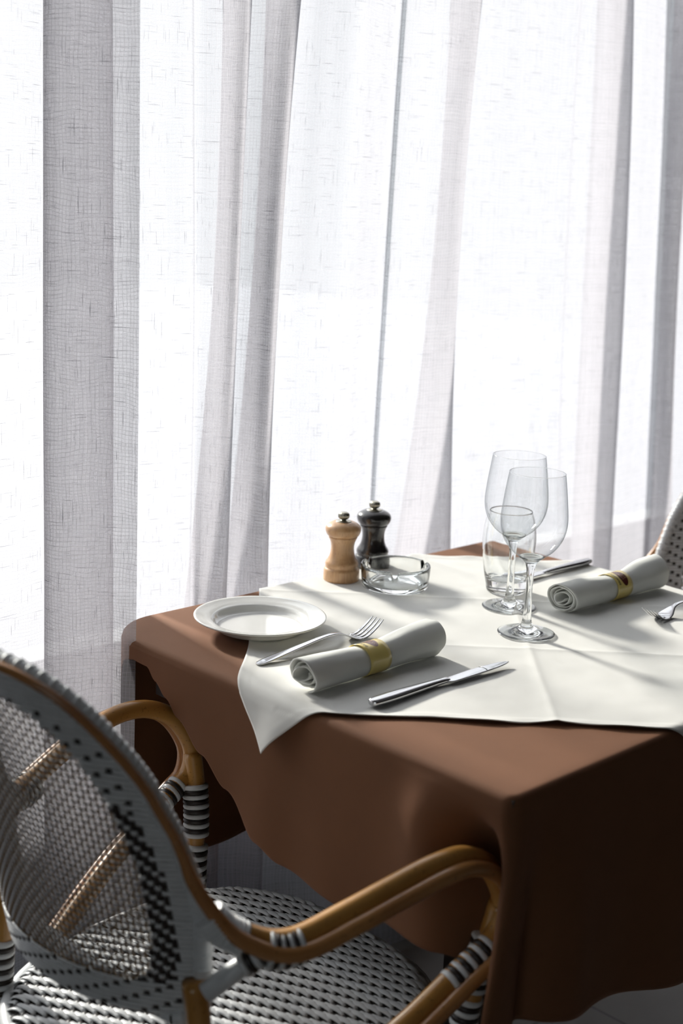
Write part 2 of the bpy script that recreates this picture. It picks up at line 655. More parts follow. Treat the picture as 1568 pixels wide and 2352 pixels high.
right_post = []
x = 2.62
i = 0
while x < 4.9:
    right_post.append((x, YC - (.035 if i % 2 else -.02)))
    x += .07
    i += 1
build_curtain('sheer_curtain', [
    (1.1069, 1.1109, 1.1146, 1.5650), (1.1280, 1.1317, 1.1340, 1.5580), (1.1509, 1.1554, 1.1565, 1.5480), (1.1844, 1.1915, 1.1958, 1.5380), (1.2114, 1.2209, 1.2254, 1.5280), (1.2247, 1.2326, 1.2379, 1.5360), (1.2336, 1.2372, 1.2410, 1.5340), (1.2518, 1.2515, 1.2454, 1.5220),
    (1.2740, 1.2692, 1.2554, 1.5080), (1.2856, 1.2753, 1.2654, 1.4960), (1.2948, 1.2830, 1.2757, 1.5000), (1.2976, 1.2876, 1.2796, 1.5100), (1.2942, 1.2873, 1.2663, 1.5320), (1.2917, 1.2880, 1.2595, 1.5540), (1.2956, 1.2911, 1.2615, 1.5640), (1.3059, 1.3009, 1.2714, 1.5680),
    (1.3256, 1.3209, 1.3009, 1.5560), (1.3412, 1.3315, 1.3174, 1.5380), (1.3569, 1.3385, 1.3287, 1.5160), (1.3721, 1.3416, 1.3348, 1.4920), (1.3820, 1.3517, 1.3452, 1.4960), (1.3872, 1.3570, 1.3493, 1.5080), (1.3813, 1.3599, 1.3411, 1.5300), (1.3703, 1.3591, 1.3296, 1.5540), (1.3732, 1.3626, 1.3305, 1.5640), (1.3840, 1.3734, 1.3425, 1.5680),
    (1.4156, 1.3959, 1.3810, 1.5640), (1.4540, 1.4273, 1.4191, 1.5500), (1.4767, 1.4552, 1.4523, 1.5300), (1.5100, 1.4935, 1.4927, 1.5120), (1.5614, 1.5466, 1.5438, 1.5240), (1.6145, 1.6037, 1.5977, 1.5380), (1.6198, 1.6093, 1.6037, 1.5360),
    (1.6153, 1.6045, 1.6006, 1.5280), (1.6352, 1.6225, 1.6199, 1.5200), (1.6729, 1.6680, 1.6462, 1.5120), (1.7039, 1.6935, 1.6804, 1.5040), (1.7366, 1.7221, 1.7332, 1.4900), (1.7493, 1.7351, 1.7465, 1.4940), (1.7549, 1.7421, 1.7507, 1.5060), (1.7531, 1.7469, 1.7292, 1.5300), (1.7503, 1.7475, 1.7084, 1.5540), (1.7544, 1.7509, 1.7098, 1.5640), (1.7693, 1.7654, 1.7272, 1.5680),
    (1.8053, 1.8043, 1.7888, 1.5620), (1.8414, 1.8451, 1.8520, 1.5520), (1.8899, 1.9000, 1.9154, 1.5380), (1.9626, 1.9706, 1.9926, 1.5240), (2.0076, 2.0164, 2.0442, 1.5120), (2.0168, 2.0271, 2.0558, 1.5100), (2.0374, 2.0481, 2.0770, 1.5200), (2.0577, 2.0759, 2.0995, 1.5220),
    (2.1042, 2.1353, 2.1651, 1.5120), (2.1401, 2.1783, 2.2028, 1.4920), (2.1563, 2.1947, 2.2206, 1.4960), (2.1663, 2.2042, 2.2297, 1.5100), (2.1513, 2.1854, 2.2055, 1.5340), (2.1398, 2.1613, 2.1832, 1.5580), (2.1447, 2.1660, 2.1867, 1.5680), (2.1630, 2.1836, 2.2052, 1.5720),
    (2.2167, 2.2454, 2.2708, 1.5640), (2.2495, 2.2878, 2.3152, 1.5560), (2.3219, 2.3574, 2.3898, 1.5700), (2.3773, 2.4146, 2.4478, 1.5820), (2.3831, 2.4209, 2.4537, 1.5800), (2.3556, 2.3931, 2.4270, 1.5500),
    (2.3803, 2.3979, 2.4414, 1.5200), (2.3967, 2.4138, 2.4565, 1.5240), (2.4054, 2.4230, 2.4664, 1.5360), (2.4071, 2.4398, 2.4743, 1.5700), (2.4083, 2.4410, 2.4715, 1.5800), (2.4323, 2.4667, 2.4992, 1.5840), (2.5082, 2.5318, 2.5723, 1.5600)],
    post=right_post, label='white sheer curtain panel hanging in deep folds behind the brown table', seed=2)

# ------------------------------------------------------------------ table
TX0, TX1, TY0, TY1, ZT = 1.010, 1.787, 0.762, 1.442, 0.7380
tbl = empty('dining_table', ((TX0 + TX1) / 2, (TY0 + TY1) / 2, 0))
tag(tbl, 'square dark wooden table hidden under the brown tablecloth', 'table')
hx, hy = (TX1 - TX0) / 2 - .004, (TY1 - TY0) / 2 - .004
tt_ = MB()
cor = [(hx, hy), (-hx + .065, hy), (-hx + .020, hy - .020), (-hx, hy - .065), (-hx, -hy), (hx, -hy)]
for zz in (ZT - .020, ZT - .004):
    tt_.v += [(x_, y_, zz) for x_, y_ in cor]
tt_.f += [[5, 4, 3, 2, 1, 0], [6, 7, 8, 9, 10, 11]] + [[k_, (k_ + 1) % 6, (k_ + 1) % 6 + 6, k_ + 6] for k_ in range(6)]
tt_.build('tabletop', M['table_wood'], tbl, False)
ap = MB()
ap.box(-hx + .06, hx - .06, -hy + .05, -hy + .07, ZT - .09, ZT - .020)
ap.box(-hx + .06, hx - .06, hy - .07, hy - .05, ZT - .09, ZT - .020)
ap.box(-hx + .05, -hx + .07, -hy + .05, hy - .05, ZT - .09, ZT - .020)
ap.box(hx - .07, hx - .05, -hy + .05, hy - .05, ZT - .09, ZT - .020)
ap.build('apron', M['table_wood'], tbl, False)
MB().box(-.03, .03, -.03, .03, .02, ZT - .03).build('pedestal', M['table_wood'], tbl, False)
for a in range(4):
    b = MB()
    dx, dy = ((1, 1), (-1, 1), (-1, -1), (1, -1))[a]
    b.tube([(dx * .02, dy * .02, .06), (dx * .15, dy * .15, .04), (dx * .25, dy * .24, .012)], .016, 10)
    b.build('foot', M['table_wood'], tbl)

# ---- brown tablecloth: flat top, rounded edge, hanging skirt with corner folds
CR = .015


def perimeter(n_side=150, n_c=14):
    pts = []
    CA = .080      # the cloth sits loosely over the corner by the curtain
    cs = [(TX0 + CR, TY0 + CR, pi, 1.5 * pi, CR), (TX1 - CR, TY0 + CR, 1.5 * pi, 2 * pi, CR),
          (TX1 - CR, TY1 - CR, 0, .5 * pi, CR), (TX0 + CA, TY1 - CA, .5 * pi, pi, CA)]
    for k in range(4):
        cx, cy_, a0, a1, rc = cs[k]
        for i in range(n_c):
            a = a0 + (a1 - a0) * i / (n_c - 1)
            pts.append((Vector((cx + rc * cos(a), cy_ + rc * sin(a))), Vector((cos(a), sin(a)))))
        nx, ny, b0, _, rn = cs[(k + 1) % 4]
        p0 = pts[-1][0]
        p1 = Vector((nx + rn * cos(b0), ny + rn * sin(b0)))
        nn = pts[-1][1]
        for i in range(1, n_side):
            pts.append((p0.lerp(p1, i / n_side), nn))
    return pts


D_AC = [(.768, .255), (.80, .225), (.843, .195), (.915, .19), (.98, .20), (1.08, .19), (1.119, .177), (1.18, .134),
        (1.222, .104), (1.274, .074), (1.296, .056), (1.318, .040), (1.335, .026), (1.40, .022), (1.442, .05)]
D_AB = [(1.008, .05), (1.05, .30), (1.12, .37), (1.5, .36), (1.785, .28)]
D_CD = [(1.008, .255), (1.16, .278), (1.35, .314), (1.785, .33)]
D_BD = [(.768, .33), (1.1, .27), (1.442, .28)]


def skirt_drop(p, n):
    wx, wy = n.x, n.y
    tot = abs(wx) + abs(wy)
    dx = sinterp(D_AC, p.y) if wx < 0 else sinterp(D_BD, p.y)
    dy = sinterp(D_CD, p.x) if wy < 0 else sinterp(D_AB, p.x)
    return (dx * abs(wx) + dy * abs(wy)) / tot


def gauss(x, c, w):
    return math.exp(-((x - c) / w) ** 2)


def skirt_off(p, n, t, z):
    """sideways swing of the hanging cloth, world XY"""
    o = Vector((0.0, 0.0))
    g = smooth01(t * 1.15)
    dc = hypot(p.x - TX0, p.y - TY0)                     # way from the front corner
    if dc < .12:                                         # its long pleat
        k = math.exp(-(dc / .020) ** 2)
        o.x += -.033 * t * t * k
        o.y += -.006 * t * k
    if n.x < -.3:      # side towards the near chair
        y = p.y
        o.x += .060 * gauss(y, .806, .023) * smooth01((t - .07) * 3.6)           # hollow beside the pleat
        o.x += -.016 * gauss(y, .868, .034) * smooth01(t * 4.5) * (1 - .8 * smooth01(t * 1.6 - .3))
        o.x += .005 * g * sin(y * 55) * (0.25 + .75 * smooth01((y - .95) * 6)) * .7
        o.x += -.005 * g
    if n.y < -.3:      # side facing the room
        x = p.x
        o.y += .017 * gauss(x, 1.060, .018) * g
        o.y += -.009 * gauss(x, 1.12, .03) * g
        o.y += (.006 * sin((x - 1.15) * 26) * g - .008 * g) * smooth01((x - 1.1) * 10)
    if n.y > .5:
        o.y += .002 * g * sin(p.x * 60)
    if n.x > .5:
        o.x += .012 * g + .008 * g * sin(p.y * 40)
    return o


per = perimeter()
NP = len(per)
RE = .009
V, UVS, faces = [], [], []
rings = []
cx0, cy0 = (TX0 + TX1) / 2, (TY0 + TY1) / 2
insets = [0.0, .3, .6, .8, .9, .95, .975]
for q in insets:
    rings.append([(Vector((cx0 + (p.x - n.x * RE - cx0) * q, cy0 + (p.y - n.y * RE - cy0) * q)), ZT) for p, n in per])
for a in (0, .3, .6, .9, 1.2, 1.5):
    rings.append([(p - n * RE * (1 - sin(a)), ZT - RE * (1 - cos(a))) for p, n in per])
NS = 42
for j in range(1, NS + 1):
    t = j / NS
    r_ = []
    for p, n in per:
        Dp = skirt_drop(p, n)
        z = ZT - RE - (Dp - RE) * t
        # folds depend on how far the cloth has fallen, measured against a full drop
        tt = (ZT - z) / .26
        q = p + n * .001 + skirt_off(p, n, min(1.2, tt), z)
        r_.append((q, z))
    rings.append(r_)
for rg in rings:
    for (q, z) in rg:
        V.append((q.x, q.y, z))
acc = [0] * NP
ctr = Vector((cx0, cy0))
for ri, rg in enumerate(rings):
    for i, (q, z) in enumerate(rg):
        b, n = per[i]
        UVS.append((b.x + n.x * max(0, ZT - z) if ri >= len(insets) else q.x, b.y + n.y * max(0, ZT - z) if ri >= len(insets) else q.y))
for r_ in range(len(rings) - 1):
    for i in range(NP):
        i2 = (i + 1) % NP
        faces.append([r_ * NP + i, (r_ + 1) * NP + i, (r_ + 1) * NP + i2, r_ * NP + i2])
tc = add_obj('tablecloth', mesh('tablecloth', V, faces, UVS), M['brown_cloth'])
sm = tc.modifiers.new('thick', 'SOLIDIFY')
sm.thickness = .0011
sm.offset = -1
tag(tc, 'brown tablecloth hanging over all sides of the table', 'tablecloth')

# ---- white overlay, set diagonally
OC, OS = Vector((.2385, 1.797)), .695       # centre (diagonal frame) and side
NO = 250


def overlay_point(a, b):
    """a,b in the cloth's own diagonal frame -> world point"""
    x, y = OC.x + a, OC.y + b
    # softly waving hems
    h = OS / 2
    if abs(b) > h - .05:
        y += .0022 * sin(a * 41 + 1) * (abs(b) - (h - .05)) / .05 * (1 if b < 0 else .5)
    if abs(a) > h - .05:
        x += .0020 * sin(b * 33) * (abs(a) - (h - .05)) / .05
    X, Y = (x + y) / sqrt(2), (y - x) / sqrt(2)
    # crisp ironed folds plus soft rumples
    d1 = y - 1.915
    d2 = y - 1.702
    d3 = x - .243
    k = .0016 * math.exp(-abs(d1) / .006) + .0014 * math.exp(-abs(d2) / .007) + .0018 * math.exp(-abs(d3) / .006)
    k += .0012 * (noise.noise(Vector((X * 9, Y * 9, 0))) + .5) + .0005 * noise.noise(Vector((X * 30, Y * 30, 3)))
    hem = min(h - abs(a), h - abs(b))
    k += .0007 * smooth01((.0145 - hem) / .0012)
    lift = .0014 + max(0, k)
    if hem < .012:
        lift += .0022 * (.5 + .5 * sin((a - b) * 58 + 2 * sin(a * 17))) * (1 - hem / .012) ** 2
    ro = .013
    def roll(d):
        """distance past the bend start -> outward, down"""
        if d <= 0:
            return d, 0
        q = ro * pi / 2
        if d < q:
            return ro * sin(d / ro), ro * (1 - cos(d / ro))
        e = d - q
        return ro + .10 * e, ro + e * .995
    z = ZT + lift
    ex = ey = 0
    mrg = ro - .004
    if X < TX0 + mrg:
        o, dn = roll(TX0 + mrg - X)
        X = TX0 + mrg - o
        z -= dn
        ex = dn
    elif X > TX1 - mrg:
        o, dn = roll(X - (TX1 - mrg))
        X = TX1 - mrg + o
        z -= dn
        ex = dn
    if Y < TY0 + mrg:
        o, dn = roll(TY0 + mrg - Y)
        Y = TY0 + mrg - o - .012 * smooth01(dn / .1)
        z -= dn
        ey = dn
    elif Y > TY1 - mrg:
        o, dn = roll(Y - (TY1 - mrg))
        Y = TY1 - mrg + min(o, ro + .004)
        z -= dn
        ey = dn
    if ex > .01:   # the hanging tip keeps a soft central fold
        X += -.010 * smooth01(ex / .05) * math.exp(-((Y - 1.085) / .028) ** 2) + -.003 * smooth01(ex / .03)
    return Vector((X, Y, z))


V, UVS, faces = [], [], []
for j in range(NO + 1):
    for i in range(NO + 1):
        a, b = OS * (i / NO - .5), OS * (j / NO - .5)
        V.append(overlay_point(a, b))
        UVS.append((a, b))
for j in range(NO):
    for i in range(NO):
        q = j * (NO + 1) + i
        faces.append([q, q + 1, q + NO + 2, q + NO + 1])
ov = add_obj('table_overlay', mesh('table_overlay', V, faces, UVS), M['white_cloth'])
sm = ov.modifiers.new('thick', 'SOLIDIFY')
sm.thickness = .0009
sm.offset = 1
tag(ov, 'white square overlay cloth laid diagonally on the brown tablecloth, one corner hanging down', 'tablecloth')
ZC = ZT + .0026 + .0009      # level things stand on


# ------------------------------------------------------------------ plate
PX, PY = 1.1583, 1.2966
pl = MB()
pl.lathe([(0, .0035), (.03, .0034), (.050, .0038), (.0555, .0052), (.0585, .0085), (.060, .0115), (.063, .0130), (.072, .0150), (.081, .0172),
          (.0838, .0182), (.0846, .0176), (.0845, .0163), (.083, .0152), (.074, .0128), (.064, .0095), (.058, .0045), (.056, .0012),
          (.052, 0), (.048, .0004), (.046, .0018), (.03, .0022), (0, .0022)], 128)
po = pl.build('side_plate', M['porcelain'])
po.location = (PX, PY, ZT + .0045)
tag(po, 'round white porcelain side plate near the left corner of the table', 'plate')

# ------------------------------------------------------------------ pepper and salt mills
MILL_BASE = [(0, 0), (.0245, 0), (.0258, .0012), (.0262, .004), (.0260, .0155), (.0256, .0175), (.0240, .0190), (.0232, .0202), (.0238, .0218),
             (.0243, .0232), (.0240, .0262), (.0228, .0288), (.0205, .0318), (.0185, .0362), (.0172, .0415), (.0166, .0470), (.0167, .0515),
             (.0174, .0560), (.0188, .0600), (.0199, .0622), (.0207, .0634), (.0207, .0650), (.0203, .0655), (.0, .0655)]
MILL_CAP = [(0, .0657), (.0206, .0657), (.0218, .0664), (.0232, .0680), (.0245, .0705), (.0255, .0735), (.0258, .0762), (.0252, .0790), (.0236, .0815),
            (.0210, .0836), (.0185, .0850), (.0168, .0858), (.0160, .0862), (.0145, .0868), (0, .0870)]


def knob_mesh():
    b = MB()
    b.lathe([(0, .0868), (.0112, .0868), (.0114, .0874), (.0105, .0880), (.0050, .0882), (.0036, .0890), (.0036, .0902), (.0, .0902)], 40)
    # ribbed round nut
    n = 80
    base = len(b.v)
    prof = [(.0040, .0900), (.0062, .0912), (.0076, .0932), (.0079, .0955), (.0075, .0978), (.0064, .0992), (.0058, .0996), (.0050, .1004), (.0, .1006)]
    for k, (r, z) in enumerate(prof):
        for i in range(n):
            rr = r * (1 + (.06 if i % 4 < 2 else -.05) * (1 if 0 < k < 6 else 0))
            a = 2 * pi * i / n
            b.v.append((max(rr, 1e-5) * cos(a), max(rr, 1e-5) * sin(a), z))
    for k in range(len(prof) - 1):
        for i in range(n):
            i2 = (i + 1) % n
            b.f.append([base + k * n + i, base + k * n + i2, base + (k + 1) * n + i2, base + (k + 1) * n + i])
    return b


def mill(x, y, mat, label, name):
    r = empty(name, (x, y, ZC - .0004))
    tag(r, label, 'pepper mill')
    MB().lathe(MILL_BASE, 72).build('body', mat, r)
    MB().lathe(MILL_CAP, 72).build('cap', mat, r)
    k = knob_mesh().build('knob', M['nickel'], r)
    k['label'] = 'ribbed metal knob'


mill(1.4067, 1.4015, M['wood'], 'light beech wood pepper mill with ribbed metal knob, left of the glass ashtray', 'pepper_mill')
mill(1.4960, 1.4268, M['black_wood'], 'black mill standing behind the wooden mill and the ashtray', 'pepper_mill')

# ------------------------------------------------------------------ ashtray
def ashtray():
    n = 180
    prof_o = [(.0, .0012), (.040, .0012), (.0425, .0), (.0455, .0008), (.0470, .003), (.0480, .0080), (.0484, .014), (.0492, .022), (.0496, .029), (.0497, .0322),
              (.0490, .0338), (.0472, .0342), (.0455, .0336), (.0444, .0320), (.0436, .028), (.0425, .016), (.0415, .0100), (.0395, .0072), (.034, .0062), (.0, .0060)]
    b = MB()
    for k, (r, z) in enumerate(prof_o):
        for i in range(n):
            a = 2 * pi * i / n
            zz = z
            for c in (radians(102), radians(-18), radians(222)):
                d = (a - c + pi) % (2 * pi) - pi
                w = d * .048
                if abs(w) < .0052 and z > .020:
                    cut = .0235 + (w / .0045) ** 2 * .006
                    zz = min(zz, max(.0200, cut))
            b.v.append((max(r, 1e-5) * cos(a), max(r, 1e-5) * sin(a), zz))
    for k in range(len(prof_o) - 1):
        for i in range(n):
            i2 = (i + 1) % n
            b.f.append([k * n + i, k * n + i2, (k + 1) * n + i2, (k + 1) * n + i])
    return b


a = ashtray().build('ashtray', M['glass'])
a.location = (1.4423, 1.3282, ZC)
tag(a, 'round clear glass ashtray with notches in its rim, in front of the mills', 'ashtray')

# ------------------------------------------------------------------ wine glasses
def wine_glass(x, y, label, rz=0):
    r = empty('wine_glass', (x, y, ZC), rz)
    tag(r, label, 'wine glass', 'wine glasses on the white overlay')
    bowl = [(.0040, .0965), (.0075, .0985), (.0150, .1025), (.0240, .1085), (.0315, .1165), (.0370, .1250), (.0405, .1340), (.0424, .1430), (.0429, .1520),
            (.0423, .1620), (.0411, .1730), (.0397, .1850), (.0382, .1960), (.0368, .2060), (.0357, .2130)]
    pts = catmull([(q[0], 0, q[1]) for q in bowl], 4)
    prof = [(p.x, p.z) for p in pts]
    b = MB().lathe(prof, 128)
    b.build('bowl', M['glass_thin'], r)
    rim = [(.0357 + .00045 * cos(t), .2130 + .00045 * sin(t)) for t in [2 * pi * i / 8 for i in range(9)]]
    MB().lathe(rim, 128).build('rim', M['glass_clear'], r)
    st = [(0, .0012), (.022, .0010), (.0350, .0004), (.0368, .0007), (.0372, .0015), (.0366, .0022), (.030, .0030), (.020, .0048), (.0125, .0078), (.0085, .0115),
          (.0066, .0155), (.0058, .0200), (.0052, .0300), (.0046, .0450), (.0043, .0600), (.0044, .0720), (.0050, .0820), (.0060, .0890), (.0078, .0945),
          (.0120, .0995), (.0165, .1030), (.0158, .1036), (.0100, .1008), (.0050, .0995), (.0, .0992)]
    pts = catmull([(q[0], 0, q[1]) for q in st], 3)
    MB().lathe([(max(p.x, 0), p.z) for p in pts], 96).build('stem', M['glass_clear'], r)
    return r


wine_glass(1.4229, 1.0752, 'tall stemmed wine glass standing nearest the camera, in front of the other glasses')
wine_glass(1.4973, 1.1637, 'tall stemmed wine glass behind the nearest one, in front of the tumbler')

# ------------------------------------------------------------------ tumbler
tb = [(0, .0010), (.022, .0006), (.0258, 0), (.0278, .0012), (.0292, .006), (.0312, .016), (.0338, .032), (.0362, .050), (.0377, .066), (.0379, .080), (.0366, .094),
      (.0338, .107), (.0312, .1150), (.0302, .1180), (.0296, .1184), (.0291, .1178), (.0300, .1145), (.0327, .1062), (.0354, .0935), (.0367, .080), (.0365, .067),
      (.0350, .051), (.0325, .034), (.0300, .0235), (.0275, .0195), (.020, .0178), (0, .0172)]
pts = catmull([(q[0], 0, q[1]) for q in tb], 3)
tm = MB().lathe([(max(0, p.x), p.z) for p in pts], 112).build('tumbler', M['glass_clear'])
tm.location = (1.5585, 1.2189, ZC)
tag(tm, 'bellied clear glass water tumbler with thick base, behind both wine glasses', 'tumbler')


# ------------------------------------------------------------------ cutlery
def loft(sections, n=20):
    """sections: (x, y_center, z_center, half width, half thickness, exponent)"""
    b = MB()
    for (x, yc, zc, w, th, ex) in sections:
        for i in range(n):
            a = 2 * pi * i / n
            c, s_ = cos(a), sin(a)
            b.v.append((x, yc + w * math.copysign(abs(c) ** ex, c), zc + th * math.copysign(abs(s_) ** ex, s_)))
    k = len(sections)
    for j in range(k - 1):
        for i in range(n):
            i2 = (i + 1) % n
            b.f.append([j * n + i, j * n + i2, (j + 1) * n + i2, (j + 1) * n + i])
    b.f.append(list(range(n))[::-1])
    b.f.append([(k - 1) * n + i for i in range(n)])
    return b


def dense(tab, m=6):
    P = [tuple(t) for t in tab]
    out = []
    k = len(P[0])
    for i in range(len(P) - 1):
        p0 = P[max(i - 1, 0)]
        p1, p2 = P[i], P[i + 1]
        p3 = P[min(i + 2, len(P) - 1)]
        for j in range(m):
            t = j / m
            row = []
            for c in range(k):
                d = p2[0] - p1[0] or 1e-9
                s1 = (p2[c] - p0[c]) / max(p2[0] - p0[0], 1e-9)
                s2 = (p3[c] - p1[c]) / max(p3[0] - p1[0], 1e-9)
                row.append((2 * t**3 - 3 * t**2 + 1) * p1[c] + (t**3 - 2 * t**2 + t) * s1 * d + (-2 * t**3 + 3 * t**2) * p2[c] + (t**3 - t**2) * s2 * d)
            out.append(tuple(row))
    out.append(P[-1])
    return out


FORK_Z = [(0, .0016), (.03, .0052), (.07, .0100), (.105, .0136), (.125, .0142), (.138, .0120), (.150, .0072), (.160, .0036), (.168, .0026), (.178, .0046), (.190, .0110), (.204, .0205)]


def fz(x):
    return sinterp(FORK_Z, x)


def make_fork():
    """fork, handle end at x=0, tines towards +x, resting tines up"""
    r = empty('fork', (0, 0, 0))
    fzs = dense([(a, b) for a, b in FORK_Z], 5)

    def zc(x):
        return interp(fzs, x)
    hw = [(0, .0028), (.002, .0048), (.008, .0064), (.020, .0070), (.040, .0064), (.070, .0052), (.100, .0040), (.125, .0034), (.138, .0042), (.146, .0072), (.153, .0102), (.160, .0116), (.167, .0120)]
    hd = dense(hw, 5)
    secs = []
    for (x, w) in hd:
        th = .0014 if x > .01 else .0012
        secs.append((x, 0, zc(x), max(w, .001), th, .75))
    loft(secs).build('handle', M['steel'], r)
    for k in range(4):
        yc = (k - 1.5) * .0064
        b = []
        for q in range(15):
            x = .165 + q / 14 * (.204 - .165)
            f_ = q / 14
            w = .00255 * (1 - .15 * f_) if f_ < .75 else .00255 * (.89 - (f_ - .75) * 2.6)
            b.append((x, yc * (1 - .02 * f_), zc(x) + 0.0004 * (1 - f_), max(w, .0005), .0011 * (1 - .45 * f_), .8))
        loft(b, 12).build('tine', M['steel'], r)
    return r


fk = make_fork()
tag(fk, 'steel dinner fork lying between the plate and the near rolled napkin', 'fork', 'forks on the table')
fk.location = (1.0640, 1.1935, ZC - .0004)
fk2 = copy_tree(fk)
tag(fk2, 'steel fork at the right edge of the photo, beside the far rolled napkin', 'fork')
fk2.location = (1.7930, 1.008, ZC - .0004)
fk2.rotation_euler = (0, 0, pi + radians(2))
bpy.context.view_layer.update()


def make_knife():
    """knife, handle end at x=0, blade towards +x, edge towards -y"""
    r = empty('table_knife', (0, 0, 0))
    h = dense([(0, .0040, .0030), (.002, .0066, .0040), (.012, .0082, .0046), (.035, .0086, .0048), (.065, .0074, .0046), (.095, .0058, .0040), (.113, .0050, .0034), (.121, .0050, .0030), (.126, .0045, .0022)], 5)
    loft([(x, 0, .0054, w, t, .85) for x, w, t in h], 24).build('handle', M['steel'], r)
    up = [(.118, .0030), (.124, .0048), (.132, .0058), (.16, .0066), (.19, .0066), (.21, .0050), (.225, .0022), (.2325, -.0030)]
    lo = [(.118, -.0030), (.122, -.0070), (.127, -.0098), (.135, -.0102), (.16, -.0100), (.19, -.0094), (.21, -.0082), (.225, -.0060), (.2325, -.0034)]
    us, ls = dense(up, 5), dense(lo, 5)
    b = []
    for i in range(41):
        x = .118 + (.2325 - .118) * i / 40
        yu, yl = interp(us, x), interp(ls, x)
        th = .0011 if x < .2 else .0009
        b.append((x, (yu + yl) / 2, .0050, max((yu - yl) / 2, .0003), th, .55))
    loft(b, 16).build('blade', M['steel'], r)
    MB().tube([(.188, .006, .00625), (.1895, 0, .00625), (.187, -.008, .00625)], .00035, 6).build('blade_mark', M['old_steel'], r)
    return r


kn = make_knife()
tag(kn, 'steel table knife lying near the front edge of the white overlay', 'knife', 'knives on the table')
kn.location = (1.0715, 1.0125, ZC - .0005)
kn.rotation_euler = (0, 0, radians(-.4))
kn2 = copy_tree(kn)
tag(kn2, 'steel table knife lying behind the glasses, handle over the brown cloth', 'knife')
kn2.location = (1.7862, 1.2380, ZC - .0005)
kn2.rotation_euler = (0, 0, pi + radians(.5))
kn2.scale = (.93, .93, 1)


# ------------------------------------------------------------------ rolled napkins
def text_mesh(s, size):
    cu = bpy.data.curves.new('lettering', 'FONT')
    cu.body = s
    cu.size = size
    cu.align_x = 'CENTER'
    cu.align_y = 'CENTER'
    cu.resolution_u = 3
    o = bpy.data.objects.new('lettering', cu)
    COL.objects.link(o)
    bpy.context.view_layer.update()
    me = bpy.data.meshes.new_from_object(o.evaluated_get(bpy.context.evaluated_depsgraph_get()))
    vv = [tuple(v.co) for v in me.vertices]
    ff = [list(p.vertices) for p in me.polygons]
    bpy.data.objects.remove(o)
    bpy.data.curves.remove(cu)
    bpy.data.meshes.remove(me)
    return vv, ff


